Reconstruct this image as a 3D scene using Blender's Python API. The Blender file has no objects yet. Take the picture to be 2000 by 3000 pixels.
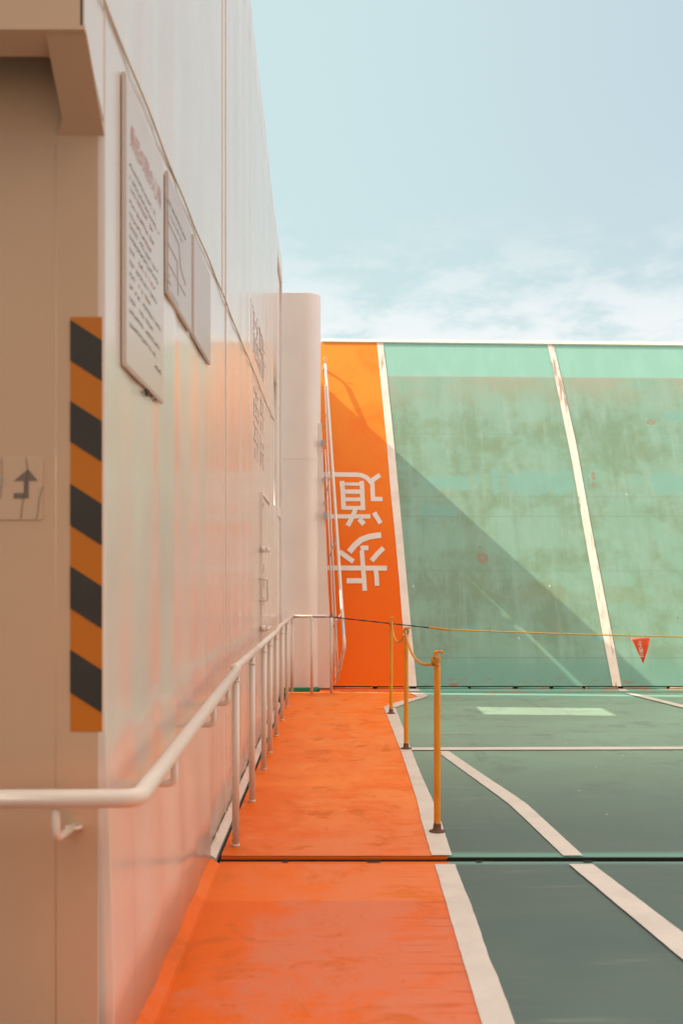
import bpy, bmesh, math, random
from mathutils import Vector, Matrix
random.seed(7)
S = bpy.context.scene
C = S.collection
R = math.radians

# ------------------------------------------------------------ camera, sky, sun, exposure
EYE = 1.55
cam_d = bpy.data.cameras.new('camera')
cam = bpy.data.objects.new('camera', cam_d)
C.objects.link(cam)
cam.location = (0, 0, EYE)
cam.rotation_euler = (R(90), 0, 0)
cam_d.sensor_fit = 'VERTICAL'
cam_d.sensor_height = 36
cam_d.lens = 36
cam_d.shift_x = 22 / 3000
cam_d.shift_y = 196 / 3000
cam_d.clip_end = 5000
cam_d.dof.use_dof = True
cam_d.dof.focus_distance = 9.5
cam_d.dof.aperture_fstop = 2.8
S.camera = cam

SUN_TO = Vector((-1, 0.08, 1.0)).normalized()
sun_d = bpy.data.lights.new('sun', 'SUN')
sun_d.energy = 3.9
sun_d.angle = R(0.5)
sun_d.color = (1.0, 0.86, 0.68)
sun = bpy.data.objects.new('sun', sun_d)
C.objects.link(sun)
sun.rotation_euler = SUN_TO.to_track_quat('Z', 'Y').to_euler()
sun.location = (-20, 10, 30)

S.view_settings.view_transform = 'Standard'
S.view_settings.look = 'None'
S.view_settings.exposure = 0.8
S.view_settings.gamma = 1

class N:
    """small node-tree writer"""
    def __init__(s, nt):
        s.nt = nt
    def n(s, t, **k):
        x = s.nt.nodes.new(t)
        for a, b in k.items():
            setattr(x, a, b)
        return x
    def put(s, sock, v):
        if isinstance(v, bpy.types.NodeSocket):
            s.nt.links.new(v, sock)
        elif v is not None:
            if hasattr(sock, 'default_value'):
                try:
                    sock.default_value = v
                except Exception:
                    sock.default_value = (*v, 1.0)
    def math(s, op, a, b=None, c=None, clamp=False):
        x = s.n('ShaderNodeMath', operation=op, use_clamp=clamp)
        s.put(x.inputs[0], a); s.put(x.inputs[1], b); s.put(x.inputs[2], c)
        return x.outputs[0]
    def mix(s, f, a, b, mode='MIX'):
        x = s.n('ShaderNodeMix', data_type='RGBA', blend_type=mode)
        s.put(x.inputs[0], f)
        s.put(x.inputs[6], a if isinstance(a, bpy.types.NodeSocket) else (*a[:3], 1))
        s.put(x.inputs[7], b if isinstance(b, bpy.types.NodeSocket) else (*b[:3], 1))
        return x.outputs[2]
    def step(s, v, a, b):
        x = s.n('ShaderNodeMapRange', interpolation_type='SMOOTHSTEP')
        s.put(x.inputs[0], v); x.inputs[1].default_value = a; x.inputs[2].default_value = b
        return x.outputs[0]
    def pos(s):
        g = s.n('ShaderNodeNewGeometry')
        return g.outputs['Position']
    def scale(s, v, sc, off=(0, 0, 0)):
        x = s.n('ShaderNodeMapping')
        s.put(x.inputs[0], v); x.inputs[3].default_value = sc; x.inputs[1].default_value = off
        return x.outputs[0]
    def noise(s, v, sc, det=4, rough=.55, dist=0):
        x = s.n('ShaderNodeTexNoise')
        s.put(x.inputs['Vector'], v)
        x.inputs['Scale'].default_value = sc; x.inputs['Detail'].default_value = det
        x.inputs['Roughness'].default_value = rough; x.inputs['Distortion'].default_value = dist
        return x.outputs[0]
    def voro(s, v, sc):
        x = s.n('ShaderNodeTexVoronoi')
        s.put(x.inputs['Vector'], v); x.inputs['Scale'].default_value = sc
        return x.outputs[0], x.outputs[1]
    def sep(s, v):
        x = s.n('ShaderNodeSeparateXYZ'); s.put(x.inputs[0], v)
        return x.outputs

# sky: Nishita under a thin warm-white cloud veil
W = bpy.data.worlds.new('World')
S.world = W
W.use_nodes = True
W.node_tree.nodes.clear()
w = N(W.node_tree)
sky = w.n('ShaderNodeTexSky', sky_type='NISHITA')
sky.sun_disc = False
sky.sun_elevation = math.asin(SUN_TO.z)
sky.sun_rotation = math.atan2(SUN_TO.x, SUN_TO.y)
sky.air_density = 1.0; sky.dust_density = 2.5; sky.ozone_density = 2.0
tc = w.n('ShaderNodeTexCoord').outputs['Generated']
sx, sy, sz = w.sep(tc)
nis = w.mix(1.0, sky.outputs[0], (0.055, 0.055, 0.055), 'MULTIPLY')
low = w.step(sz, -0.02, 0.30)
veil = w.mix(low, (0.52, 0.565, 0.59), (0.395, 0.505, 0.505))
right = w.math('MULTIPLY', w.step(sx, -0.05, 0.42), w.step(sz, 0.10, 0.46))
veil = w.mix(right, veil, (0.355, 0.435, 0.475))
col = w.mix(0.85, nis, veil)
cv = w.scale(tc, (2.8, 2.8, 7.0), (1.9, 0.4, 0.35))
c1 = w.noise(cv, 3.6, 10, .58, .15)
c2 = w.noise(cv, 9.0, 6, .6, .2)
cl = w.math('ADD', c1, w.math('MULTIPLY', w.math('SUBTRACT', c2, .5), .35))
band = w.math('MULTIPLY', w.step(sz, 0.50, 0.17), 1.0)
cl = w.math('ADD', cl, w.math('MULTIPLY', w.math('SUBTRACT', band, .5), .30))
clm = w.step(cl, 0.46, 0.70)
clm = w.math('MULTIPLY', clm, w.step(sz, 0.36, 0.20))
col = w.mix(w.math('MULTIPLY', clm, .60), col, (0.64, 0.615, 0.61))
# lavender haze out to the side of the ship
col = w.mix(w.math('MULTIPLY', w.step(sx, 0.42, 0.85), .7), col, (0.78, 0.62, 0.86))
# the veil is thickest and brightest overhead
high = w.step(sz, 0.50, 0.85)
col = w.mix(high, col, (1.25, 1.08, 0.93))
bg = w.n('ShaderNodeBackground'); w.put(bg.inputs[0], col); bg.inputs[1].default_value = 1.0
wo = w.n('ShaderNodeOutputWorld'); W.node_tree.links.new(bg.outputs[0], wo.inputs[0])

# ------------------------------------------------------------ picture geometry (2000 x 3000 px of the photograph)
VX, HY, F = 978.0, 1696.0, 3000.0
def at(x, y, d):
    return Vector(((x - VX) / F * d, d, EYE + (HY - y) / F * d))
def on_floor(x, y, z=0.0):
    d = F * (EYE - z) / (y - HY)
    return Vector(((x - VX) / F * d, d, z))
WX = -0.70
def wall_y(x, X=WX):
    return X * F / (x - VX)
RY0, RZ0, RK = 14.35, 0.05, 0.5
RN = Vector((0, -1, RK)).normalized()
def on_ramp(x, y, off=0.0):
    q = (HY - y) / F
    d = (RY0 + RK * (EYE - RZ0)) / (1 - RK * q)
    return at(x, y, d) + RN * off

# ------------------------------------------------------------ mesh helpers
def quad(bm, a, b, c, d):
    return bm.faces.new([bm.verts.new(p) for p in (a, b, c, d)])
def poly(bm, pts):
    return bm.faces.new([bm.verts.new(p) for p in pts])
def box(bm, x0, x1, y0, y1, z0, z1):
    v = [bm.verts.new((x, y, z)) for z in (z0, z1) for y in (y0, y1) for x in (x0, x1)]
    for f in ((0, 2, 3, 1), (4, 5, 7, 6), (0, 1, 5, 4), (2, 6, 7, 3), (0, 4, 6, 2), (1, 3, 7, 5)):
        bm.faces.new([v[i] for i in f])
def prism(bm, pts, ext):
    """closed slab: polygon pts pushed along vector ext"""
    ext = Vector(ext)
    a = [bm.verts.new(p) for p in pts]
    b = [bm.verts.new(Vector(p) + ext) for p in pts]
    bm.faces.new(a); bm.faces.new(b[::-1])
    for i in range(len(pts)):
        j = (i + 1) % len(pts)
        bm.faces.new((a[j], a[i], b[i], b[j]))
def tube(bm, pts, r, seg=12, caps=True, rs=None):
    pts = [Vector(p) for p in pts]
    rings = []
    up = None
    for i, p in enumerate(pts):
        if i == 0: t = pts[1] - p
        elif i == len(pts) - 1: t = p - pts[i - 1]
        else: t = (pts[i + 1] - p).normalized() + (p - pts[i - 1]).normalized()
        t.normalize()
        if up is None:
            up = Vector((0, 0, 1)) if abs(t.z) < .9 else Vector((1, 0, 0))
        u = (up - t * up.dot(t)).normalized(); up = u
        v = t.cross(u)
        k = 1.0
        if 0 < i < len(pts) - 1:
            c = (pts[i + 1] - p).normalized().dot((p - pts[i - 1]).normalized())
            k = 1 / max(.6, math.sqrt((1 + c) / 2))
        rr = (rs[i] if rs else r)
        rings.append([bm.verts.new(p + (u * math.cos(a) + v * math.sin(a)) * rr) for a in [2 * math.pi * q / seg for q in range(seg)]])
    for i in range(len(rings) - 1):
        for q in range(seg):
            f = bm.faces.new((rings[i][q], rings[i][(q + 1) % seg], rings[i + 1][(q + 1) % seg], rings[i + 1][q]))
            f.smooth = True
    if caps:
        bm.faces.new(rings[0][::-1]); bm.faces.new(rings[-1])
def bend(pts, r=.05, n=5):
    """round the inner corners of a polyline"""
    pts = [Vector(p) for p in pts]
    out = [pts[0]]
    for i in range(1, len(pts) - 1):
        a = (pts[i - 1] - pts[i]); b = (pts[i + 1] - pts[i])
        k = min(r, a.length * .45, b.length * .45)
        p0 = pts[i] + a.normalized() * k; p2 = pts[i] + b.normalized() * k
        for j in range(n + 1):
            t = j / n
            out.append(p0 * (1 - t) ** 2 + pts[i] * 2 * t * (1 - t) + p2 * t * t)
    out.append(pts[-1])
    return out
def lathe(bm, prof, c, seg=20):
    c = Vector(c); rings = []
    for r, z in prof:
        rings.append([bm.verts.new(c + Vector((r * math.cos(2 * math.pi * q / seg), r * math.sin(2 * math.pi * q / seg), z))) for q in range(seg)])
    for i in range(len(rings) - 1):
        for q in range(seg):
            f = bm.faces.new((rings[i][q], rings[i][(q + 1) % seg], rings[i + 1][(q + 1) % seg], rings[i + 1][q]))
            f.smooth = True
    bm.faces.new(rings[0][::-1]); bm.faces.new(rings[-1])
def strands(bm, pts, r, pitch, n=3, seg=6, sr=None, which=None):
    """twisted rope along pts"""
    pts = [Vector(p) for p in pts]
    L = [0]
    for a, b in zip(pts, pts[1:]): L.append(L[-1] + (b - a).length)
    m = max(8, int(L[-1] / pitch * 8))
    def samp(s):
        for i in range(len(L) - 1):
            if s <= L[i + 1] or i == len(L) - 2:
                t = (s - L[i]) / max(1e-9, L[i + 1] - L[i])
                return pts[i].lerp(pts[i + 1], t), (pts[i + 1] - pts[i]).normalized()
    for k in (range(n) if which is None else which):
        line = []
        for i in range(m + 1):
            s = L[-1] * i / m
            p, t = samp(s)
            u = t.cross(Vector((0.0, 0.3, 1))).normalized(); v = t.cross(u)
            a = 2 * math.pi * (s / pitch + k / n)
            line.append(p + (u * math.cos(a) + v * math.sin(a)) * r * .5)
        tube(bm, line, sr or r * .55, seg)

def thing(name, label, cat, loc=(0, 0, 0), group=None):
    o = bpy.data.objects.new(name, None)
    C.objects.link(o); o.location = loc
    o['label'] = label; o['category'] = cat
    if group: o['group'] = group
    o.empty_display_size = .1
    return o
def wloc(o):
    v = Vector((0, 0, 0))
    while o: v += Vector(o.location); o = o.parent
    return v
def obj(name, bm, m, parent=None, label=None, smooth=None, recalc=True, bev=0):
    if recalc: bmesh.ops.recalc_face_normals(bm, faces=bm.faces)
    off = wloc(parent) if parent else Vector((0, 0, 0))
    if off.length: bmesh.ops.translate(bm, verts=bm.verts, vec=-off)
    me = bpy.data.meshes.new(name); bm.to_mesh(me); bm.free()
    if m: me.materials.append(m)
    o = bpy.data.objects.new(name, me); C.objects.link(o)
    if parent: o.parent = parent
    if label: o['label'] = label
    if bev:
        b = o.modifiers.new('bevel', 'BEVEL'); b.width = bev; b.segments = 2; b.limit_method = 'ANGLE'; b.harden_normals = False
    return o
def structure(name, bm, m, **k):
    o = obj(name, bm, m, **k); o['kind'] = 'structure'; return o
def tag(o, label, cat, group=None):
    o['label'] = label; o['category'] = cat
    if group: o['group'] = group
    return o
def B(): return bmesh.new()

# ------------------------------------------------------------ materials
def mat(name, build):
    m = bpy.data.materials.new(name); m.use_nodes = True
    nt = m.node_tree; nt.nodes.clear()
    k = N(nt)
    p = k.n('ShaderNodeBsdfPrincipled'); o = k.n('ShaderNodeOutputMaterial')
    nt.links.new(p.outputs[0], o.inputs[0])
    build(k, p)
    return m
def bump(k, p, h, dist=.002, st=.5):
    b = k.n('ShaderNodeBump'); b.inputs['Distance'].default_value = dist; b.inputs['Strength'].default_value = st
    k.put(b.inputs['Height'], h); k.nt.links.new(b.outputs[0], p.inputs['Normal'])

def m_white(tint=(0.80, 0.70, 0.61), rough=.16, coat=.0, streak=.5):
    def f(k, p):
        P = k.pos()
        n = k.noise(P, 1.6, 5)
        st = k.noise(k.scale(P, (14, 14, .7)), 1.0, 5, .6)
        c = k.mix(k.step(n, .35, .75), tint, [t * .94 for t in tint])
        c = k.mix(k.math('MULTIPLY', k.step(st, .62, .85), streak * .35), c, (.60, .47, .36))
        k.put(p.inputs['Base Color'], c)
        k.put(p.inputs['Roughness'], k.math('ADD', rough, k.math('MULTIPLY', n, .10)))
        p.inputs['Specular IOR Level'].default_value = .55
        p.inputs['Coat Weight'].default_value = coat
        bump(k, p, k.noise(P, 60, 3), .0006, .25)
    return f
M = {}
def wallpaint(k, p):
    P = k.pos()
    x, y, z = k.sep(P)
    n = k.noise(P, 1.3, 5)
    st = k.noise(k.scale(P, (1, 9, .5)), 1.0, 5, .6)
    c = k.mix(k.step(n, .35, .75), (.66, .575, .50), (.61, .525, .455))
    c = k.mix(k.math('MULTIPLY', k.step(st, .60, .82), .30), c, (.50, .42, .36))
    k.put(p.inputs['Base Color'], c)
    k.put(p.inputs['Roughness'], k.math('ADD', .13, k.math('MULTIPLY', k.noise(P, 3.0, 3), .08)))
    p.inputs['IOR'].default_value = 1.5
M['wall'] = mat('glossy_white_wall_paint', wallpaint)
M['white'] = mat('white_gloss_paint', m_white())
M['pillar'] = mat('white_satin_paint', m_white((.80, .69, .62), .25, 0, .7))
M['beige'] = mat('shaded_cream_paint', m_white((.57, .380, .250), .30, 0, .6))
M['rail'] = mat('white_rail_paint', m_white((.68, .595, .515), .33, 0, .3))

def orange_deck(k, p):
    P = k.pos()
    x, y, z = k.sep(P)
    warp = k.noise(P, 1.1, 3, .5)
    a = k.noise(k.scale(P, (1.0, .8, 1)), 2.0, 14, .74, .5)
    b = k.noise(k.scale(P, (3.0, 15, 1)), 1.0, 8, .70, .25)      # brush marks across the path
    g = k.noise(P, 210, 2, .7)
    near = k.step(y, 7.5, 4.6)
    edge = k.step(x, -.10, -.60)                                 # less walked on beside the wall
    side = k.step(x, .15, .50)
    v = k.math('ADD', k.math('MULTIPLY', a, .72), k.math('MULTIPLY', b, .28))
    v = k.math('ADD', v, k.math('MULTIPLY', k.math('SUBTRACT', g, .5), .34))
    v = k.math('SUBTRACT', v, k.math('MULTIPLY', edge, .13))
    v = k.math('ADD', v, k.math('MULTIPLY', near, .03))
    f = k.step(v, .385, .575)
    fresh = k.mix(k.step(y, 6.5, 12.5), (.72, .118, .002), (.86, .165, .001))
    pale = k.mix(near, (.78, .225, .055), (.62, .178, .088))
    c = k.mix(f, fresh, pale)
    # brushed-on strokes near the white line
    b2 = k.noise(k.scale(P, (1.6, 26, 1)), 1.0, 6, .62, .3)
    bs = k.math('MULTIPLY', k.step(k.math('ADD', b2, k.math('MULTIPLY', g, .12)), .60, .70), k.math('MULTIPLY', side, near))
    c = k.mix(k.math('MULTIPLY', bs, .7), c, (.52, .085, .006))
    # rubbed-through, darker marks with grain
    d1 = k.noise(P, 2.3, 10, .70, .6)
    d1 = k.math('ADD', d1, k.math('MULTIPLY', k.math('SUBTRACT', g, .5), .22))
    c = k.mix(k.math('MULTIPLY', k.step(d1, .545, .64), .75), c, (.55, .105, .004))
    sc = k.noise(k.scale(P, (8, 3.0, 1)), 1.2, 7, .65, .9)
    sc = k.math('ADD', sc, k.math('MULTIPLY', k.math('SUBTRACT', g, .5), .2))
    c = k.mix(k.math('MULTIPLY', k.step(sc, .61, .70), .4), c, (.46, .105, .008))
    # one curved scuff
    dx = k.math('SUBTRACT', x, -.22); dy = k.math('SUBTRACT', y, 4.62)
    rr = k.math('SQRT', k.math('ADD', k.math('MULTIPLY', dx, dx), k.math('MULTIPLY', dy, dy)))
    arc = k.math('MULTIPLY', k.step(k.math('ABSOLUTE', k.math('SUBTRACT', rr, k.math('ADD', .19, k.math('MULTIPLY', a, .10)))), .035, .005), k.step(k.math('ADD', dx, dy), -.02, -.14))
    c = k.mix(k.math('MULTIPLY', k.math('MULTIPLY', arc, k.step(b, .40, .62)), .45), c, (.50, .10, .004))
    # drain and seam lines across
    for yy in (4.93, 7.6):
        sm = k.step(k.math('SUBTRACT', y, k.math('ADD', yy, k.math('MULTIPLY', b, .06))), -.004, .004)
        c = k.mix(k.math('MULTIPLY', k.math('MULTIPLY', sm, k.step(y, yy + 1.2, yy + .1)), .30), c, (.88, .22, .03))
    k.put(p.inputs['Base Color'], c)
    k.put(p.inputs['Roughness'], k.math('ADD', .42, k.math('MULTIPLY', f, .25)))
    p.inputs['Specular IOR Level'].default_value = .16
    bump(k, p, k.math('ADD', g, k.math('MULTIPLY', b, 2)), .0016, .5)
M['orange'] = mat('orange_walkway_paint', orange_deck)

def green_deck(k, p):
    P = k.pos()
    x, y, z = k.sep(P)
    a = k.noise(k.scale(P, (.5, 1.0, 1)), 1.3, 7, .62, .6)
    b = k.noise(k.scale(P, (.6, 6, 1)), 1.0, 6, .65, .4)
    g = k.noise(P, 140, 2)
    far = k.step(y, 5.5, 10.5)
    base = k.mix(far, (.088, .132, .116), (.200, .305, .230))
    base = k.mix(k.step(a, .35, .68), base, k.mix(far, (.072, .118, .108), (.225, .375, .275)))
    base = k.mix(k.math('MULTIPLY', k.step(b, .58, .75), .4), base, (.27, .31, .25))
    st1 = k.noise(P, 1.7, 9, .72)
    base = k.mix(k.math('MULTIPLY', k.step(st1, .52, .66), .45), base, (.10, .125, .12))
    base = k.mix(k.math('MULTIPLY', g, .25), base, (.12, .15, .135))
    ty = k.noise(k.scale(P, (5, .35, 1), (2, 0, 0)), 1.0, 6, .7)
    base = k.mix(k.math('MULTIPLY', k.step(ty, .58, .70), .25), base, (.09, .10, .10))
    # fresh teal paint along both sides of the joint and by the hinge
    jy = k.math('ABSOLUTE', k.math('SUBTRACT', k.math('ADD', y, k.math('MULTIPLY', b, .10)), 5.76))
    base = k.mix(k.math('MULTIPLY', k.step(jy, .13, .05), .8), base, (.15, .34, .27))
    base = k.mix(k.math('MULTIPLY', k.step(jy, .16, .14), k.step(x, .64, .62)), base, (.62, .12, .005))
    jf = k.math('MULTIPLY', k.step(k.math('ABSOLUTE', k.math('SUBTRACT', y, 5.715)), .02, .015), k.step(k.math('ADD', z, k.math('MULTIPLY', k.step(x, .64, .62), .013)), -.003, -.006))
    base = k.mix(jf, base, (.02, .018, .02))
    hz = k.step(k.math('ADD', y, k.math('MULTIPLY', a, .8)), 13.4, 14.1)
    base = k.mix(k.math('MULTIPLY', hz, .8), base, (.155, .36, .28))
    # rust by the hinge
    ru = k.noise(k.scale(P, (1.0, 4, 1)), 2.1, 6, .7, .4)
    rm = k.math('MULTIPLY', k.step(ru, .57, .62), k.step(y, 13.1, 13.6))
    base = k.mix(k.math('MULTIPLY', rm, .8), base, (.42, .17, .09))
    # plating seams under the paint
    for yy in (4.95, 7.55, 10.2):
        sm = k.step(k.math('ABSOLUTE', k.math('SUBTRACT', k.math('ADD', y, k.math('MULTIPLY', x, .015)), yy)), .016, .006)
        base = k.mix(k.math('MULTIPLY', sm, .35), base, (.10, .13, .12))
    # chips of white paint
    d, cc = k.voro(P, 5.5)
    r, gg, bb = k.sep(cc)
    chip = k.math('MULTIPLY', k.step(d, .055, .04), k.step(r, .84, .85))
    base = k.mix(chip, base, (.75, .72, .66))
    rb = k.noise(k.scale(P, (1.2, 5, 1), (3, 1, 0)), 1.3, 5, .6)
    base = k.mix(k.math('MULTIPLY', k.step(rb, .70, .74), .6), base, (.28, .16, .11))
    k.put(p.inputs['Base Color'], base)
    k.put(p.inputs['Roughness'], k.math('ADD', .46, k.math('MULTIPLY', a, .25)))
    p.inputs['Specular IOR Level'].default_value = .3
    bump(k, p, k.math('ADD', g, b), .0016, .5)
M['green'] = mat('green_deck_paint', green_deck)

def line_paint(k, p):
    P = k.pos()
    n = k.noise(P, 4, 6, .65)
    s = k.noise(P, 22, 5, .7)
    c = k.mix(k.step(n, .4, .7), (.62, .565, .51), (.55, .50, .45))
    c = k.mix(k.math('MULTIPLY', k.step(s, .66, .78), .5), c, (.42, .34, .27))
    k.put(p.inputs['Base Color'], c); p.inputs['Roughness'].default_value = .5
    bump(k, p, s, .001, .3)
M['line'] = mat('white_line_paint', line_paint)
def line_ramp(k, p):
    P = k.pos()
    x, y, z = k.sep(P)
    n = k.noise(P, 3, 6, .65)
    s = k.noise(k.scale(P, (16, 2, 2.0)), 1.0, 6, .7)
    c = k.mix(k.step(n, .4, .7), (.80, .70, .61), (.70, .60, .52))
    m = k.math('ADD', s, k.math('MULTIPLY', k.step(z, 3.4, 5.3), .10))
    right = k.step(x, 2.0, 2.6)
    m = k.math('ADD', m, k.math('MULTIPLY', right, .09))
    c = k.mix(k.math('MULTIPLY', k.step(m, .63, .74), .85), c, (.34, .23, .17))
    k.put(p.inputs['Base Color'], c); p.inputs['Roughness'].default_value = .45
M['rline'] = mat('weathered_white_line_paint', line_ramp)
M['char'] = mat('white_lettering_paint', lambda k, p: (k.put(p.inputs['Base Color'], k.mix(k.step(k.noise(k.pos(), 9, 5), .5, .8), (.70, .62, .55), (.62, .53, .45))), k.put(p.inputs['Roughness'], .45)))

def ramp_orange(k, p):
    P = k.pos(); x, y, z = k.sep(P)
    n = k.noise(P, 1.4, 6, .65, .5)
    s = k.noise(k.scale(P, (9, 1, 1.2)), 1, 5)
    c = k.mix(k.step(z, 1.0, 5.2), (.80, .125, .0), (.80, .25, .03))  # lighter upward: faded paint, with sunlight and sky sheen put into the colour
    c = k.mix(k.math('MULTIPLY', k.step(n, .45, .75), .5), c, (.80, .13, .012))
    c = k.mix(k.math('MULTIPLY', k.step(s, .65, .8), .25), c, (.6, .14, .04))
    d = k.noise(P, 7, 5, .7)
    c = k.mix(k.math('MULTIPLY', k.step(d, .68, .78), .4), c, (.50, .10, .02))
    k.put(p.inputs['Base Color'], c)
    p.inputs['Roughness'].default_value = .45
    p.inputs['Specular IOR Level'].default_value = .12
    bump(k, p, n, .004, .3)
M['rorange'] = mat('orange_ramp_paint', ramp_orange)

def ramp_green(k, p):
    P = k.pos(); x, y, z = k.sep(P)
    big = k.noise(k.scale(P, (.55, 0, .8)), 1.5, 8, .65, .1)
    mid = k.noise(k.scale(P, (1.9, 0, .8)), 1.6, 9, .68, .1)
    vert = k.noise(k.scale(P, (7, 0, .55)), 1.0, 6, .65)
    fine = k.noise(k.scale(P, (30, 0, 4)), 1.0, 5, .7)
    c = k.mix(k.step(big, .40, .58), (.225, .335, .205), (.270, .450, .320))
    c = k.mix(k.math('MULTIPLY', k.step(mid, .42, .66), .55), c, (.350, .510, .400))
    c = k.mix(k.math('MULTIPLY', k.step(vert, .52, .68), .32), c, (.38, .55, .44))
    c = k.mix(k.math('MULTIPLY', k.step(vert, .47, .33), .32), c, (.21, .30, .18))
    # ochre weathering: high up and in horizontal bands
    och = k.noise(k.scale(P, (.8, 0, 1.6), (4, 0, 2)), 1.3, 6, .65, .4)
    c = k.mix(k.math('MULTIPLY', k.step(och, .52, .70), .40), c, (.29, .30, .13))
    up = k.math('MULTIPLY', k.step(z, 4.1, 4.75), k.step(big, .7, .35))
    c = k.mix(k.math('MULTIPLY', up, .85), c, (.44, .43, .31))
    # foot of the ramp: teal
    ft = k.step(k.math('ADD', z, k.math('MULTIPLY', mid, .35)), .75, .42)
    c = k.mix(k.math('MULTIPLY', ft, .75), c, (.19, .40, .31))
    # repainted teal patches at one height
    for (cx, cz, hx, hz) in ((1.75, 3.03, .42, .11), (3.20, 3.05, .62, .16), (5.35, 3.02, .6, .15), (1.6, 2.60, .30, .09), (5.55, 4.15, .30, .09)):
        dx = k.math('DIVIDE', k.math('ABSOLUTE', k.math('SUBTRACT', x, cx)), hx)
        dz = k.math('DIVIDE', k.math('ABSOLUTE', k.math('SUBTRACT', z, cz)), hz)
        dd = k.math('ADD', k.math('MAXIMUM', dx, dz), k.math('ADD', k.math('MULTIPLY', k.math('SUBTRACT', mid, .5), 2.2), k.math('MULTIPLY', k.math('SUBTRACT', vert, .5), 1.6)))
        c = k.mix(k.math('MULTIPLY', k.step(dd, 1.1, .9), .75), c, (.235, .465, .375))
    # top band of fresh teal
    tb = k.step(k.math('ADD', k.math('SUBTRACT', z, 4.875), k.math('MULTIPLY', x, .008)), -.006, .006)
    teal = k.mix(k.step(mid, .4, .7), (.32, .59, .46), (.36, .65, .51))
    teal = k.mix(k.math('MULTIPLY', k.step(fine, .70, .82), .45), teal, (.42, .40, .34))
    c = k.mix(tb, c, teal)
    lip = k.step(k.math('ABSOLUTE', k.math('SUBTRACT', k.math('ADD', z, k.math('MULTIPLY', x, .008)), 4.865)), .02, .008)
    c = k.mix(k.math('MULTIPLY', lip, .5), c, (.45, .42, .33))
    # weld seams
    for zz, s in ((3.85, .12), (2.81, .2), (2.50, .25), (1.67, .2), (.43, .35)):
        sm = k.step(k.math('ABSOLUTE', k.math('SUBTRACT', z, zz)), .018, .004)
        c = k.mix(k.math('MULTIPLY', sm, s), c, (.17, .25, .18))
    # grey rub marks under the top band
    rub = k.math('MULTIPLY', k.step(fine, .55, .72), k.math('MULTIPLY', k.step(k.noise(k.scale(P, (1.1, 0, 1.2), (2, 0, 0)), 1.2, 3), .55, .64), k.step(z, 3.9, 4.4)))
    c = k.mix(k.math('MULTIPLY', rub, .5), c, (.20, .20, .14))
    # chips and pale scratches
    d, cc = k.voro(k.scale(P, (1, 0, .75)), 6.0)
    r, g2, b2 = k.sep(cc)
    lowz = k.step(z, 1.2, .3)
    chip = k.math('MULTIPLY', k.step(d, .10, .06), k.step(k.math('ADD', r, k.math('MULTIPLY', lowz, .12)), .93, .94))
    c = k.mix(chip, c, (.62, .66, .52))
    d3, cc3 = k.voro(k.scale(P, (1, 0, .12)), 4.0)
    r3, g3, b3 = k.sep(cc3)
    scr = k.math('MULTIPLY', k.step(d3, .035, .02), k.step(r3, .9, .91))
    c = k.mix(k.math('MULTIPLY', scr, .8), c, (.66, .66, .52))
    d4, cc4 = k.voro(k.scale(P, (1, 0, 1)), 3.2)
    r4, g4, b4 = k.sep(cc4)
    dot = k.math('MULTIPLY', k.step(d4, .07, .04), k.step(r4, .86, .87))
    c = k.mix(k.math('MULTIPLY', dot, .6), c, (.12, .17, .12))
    # rust
    for (cx, cz, hx, hz) in ((2.21, 1.86, .085, .075), (5.05, 4.05, .07, .04), (4.02, 3.15, .03, .07), (4.0, 3.0, .02, .05)):
        dx = k.math('DIVIDE', k.math('SUBTRACT', x, cx), hx); dz = k.math('DIVIDE', k.math('SUBTRACT', z, cz), hz)
        rr = k.math('SQRT', k.math('ADD', k.math('MULTIPLY', dx, dx), k.math('MULTIPLY', dz, dz)))
        rr = k.math('ADD', rr, k.math('MULTIPLY', k.math('SUBTRACT', fine, .5), 1.2))
        ring = k.math('MULTIPLY', k.step(rr, 1.15, .9), k.step(rr, .2, .45))
        c = k.mix(k.math('MULTIPLY', ring, .7), c, (.40, .20, .13))
    ru = k.noise(k.scale(P, (1.6, 0, 5), (7, 0, 3)), 1.8, 6, .7, .3)
    c = k.mix(k.math('MULTIPLY', k.math('MULTIPLY', k.step(ru, .55, .61), k.step(z, .20, .09)), .85), c, (.42, .18, .10))
    c = k.mix(1.0, c, (.67, .76, .79), 'MULTIPLY')
    k.put(p.inputs['Base Color'], c)
    k.put(p.inputs['Roughness'], k.math('ADD', .34, k.math('MULTIPLY', mid, .3)))
    bump(k, p, k.math('ADD', big, k.math('MULTIPLY', fine, .15)), .006, .3)
M['rgreen'] = mat('weathered_green_ramp_paint', ramp_green)

def simple(name, col, rough=.4, dirt=None, amt=.4, scl=8, metal=0):
    def f(k, p):
        n = k.noise(k.pos(), scl, 5, .65)
        k.put(p.inputs['Base Color'], k.mix(k.math('MULTIPLY', k.step(n, .5, .75), amt), col, dirt or [c * .7 for c in col]))
        k.put(p.inputs['Roughness'], k.math('ADD', rough, k.math('MULTIPLY', n, .1)))
        p.inputs['Metallic'].default_value = metal
        bump(k, p, n, .0008, .2)
    return mat(name, f)
M['cream'] = simple('cream_edge_paint', (.86, .82, .72), .4)
M['dark'] = simple('dark_gap', (.018, .016, .018), .9)
M['black'] = simple('black_paint', (.035, .032, .028), .35, (.07, .06, .05), .5, 12)
M['amber'] = simple('amber_paint', (.52, .155, .008), .35, (.42, .12, .01))
M['greenband'] = simple('green_kerb_paint', (.03, .26, .12), .35)
M['tape'] = simple('silver_reflective_tape', (.45, .44, .46), .25, None, .2, 8, .4)
M['sign'] = simple('cream_sign_board', (.54, .465, .40), .25, (.50, .42, .36), .4, 3)
M['sign2'] = simple('faded_grey_sign_board', (.47, .40, .36), .3, (.42, .355, .32), .4, 3)
M['signside'] = simple('sign_tray_edge', (.66, .58, .52), .5)
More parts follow.
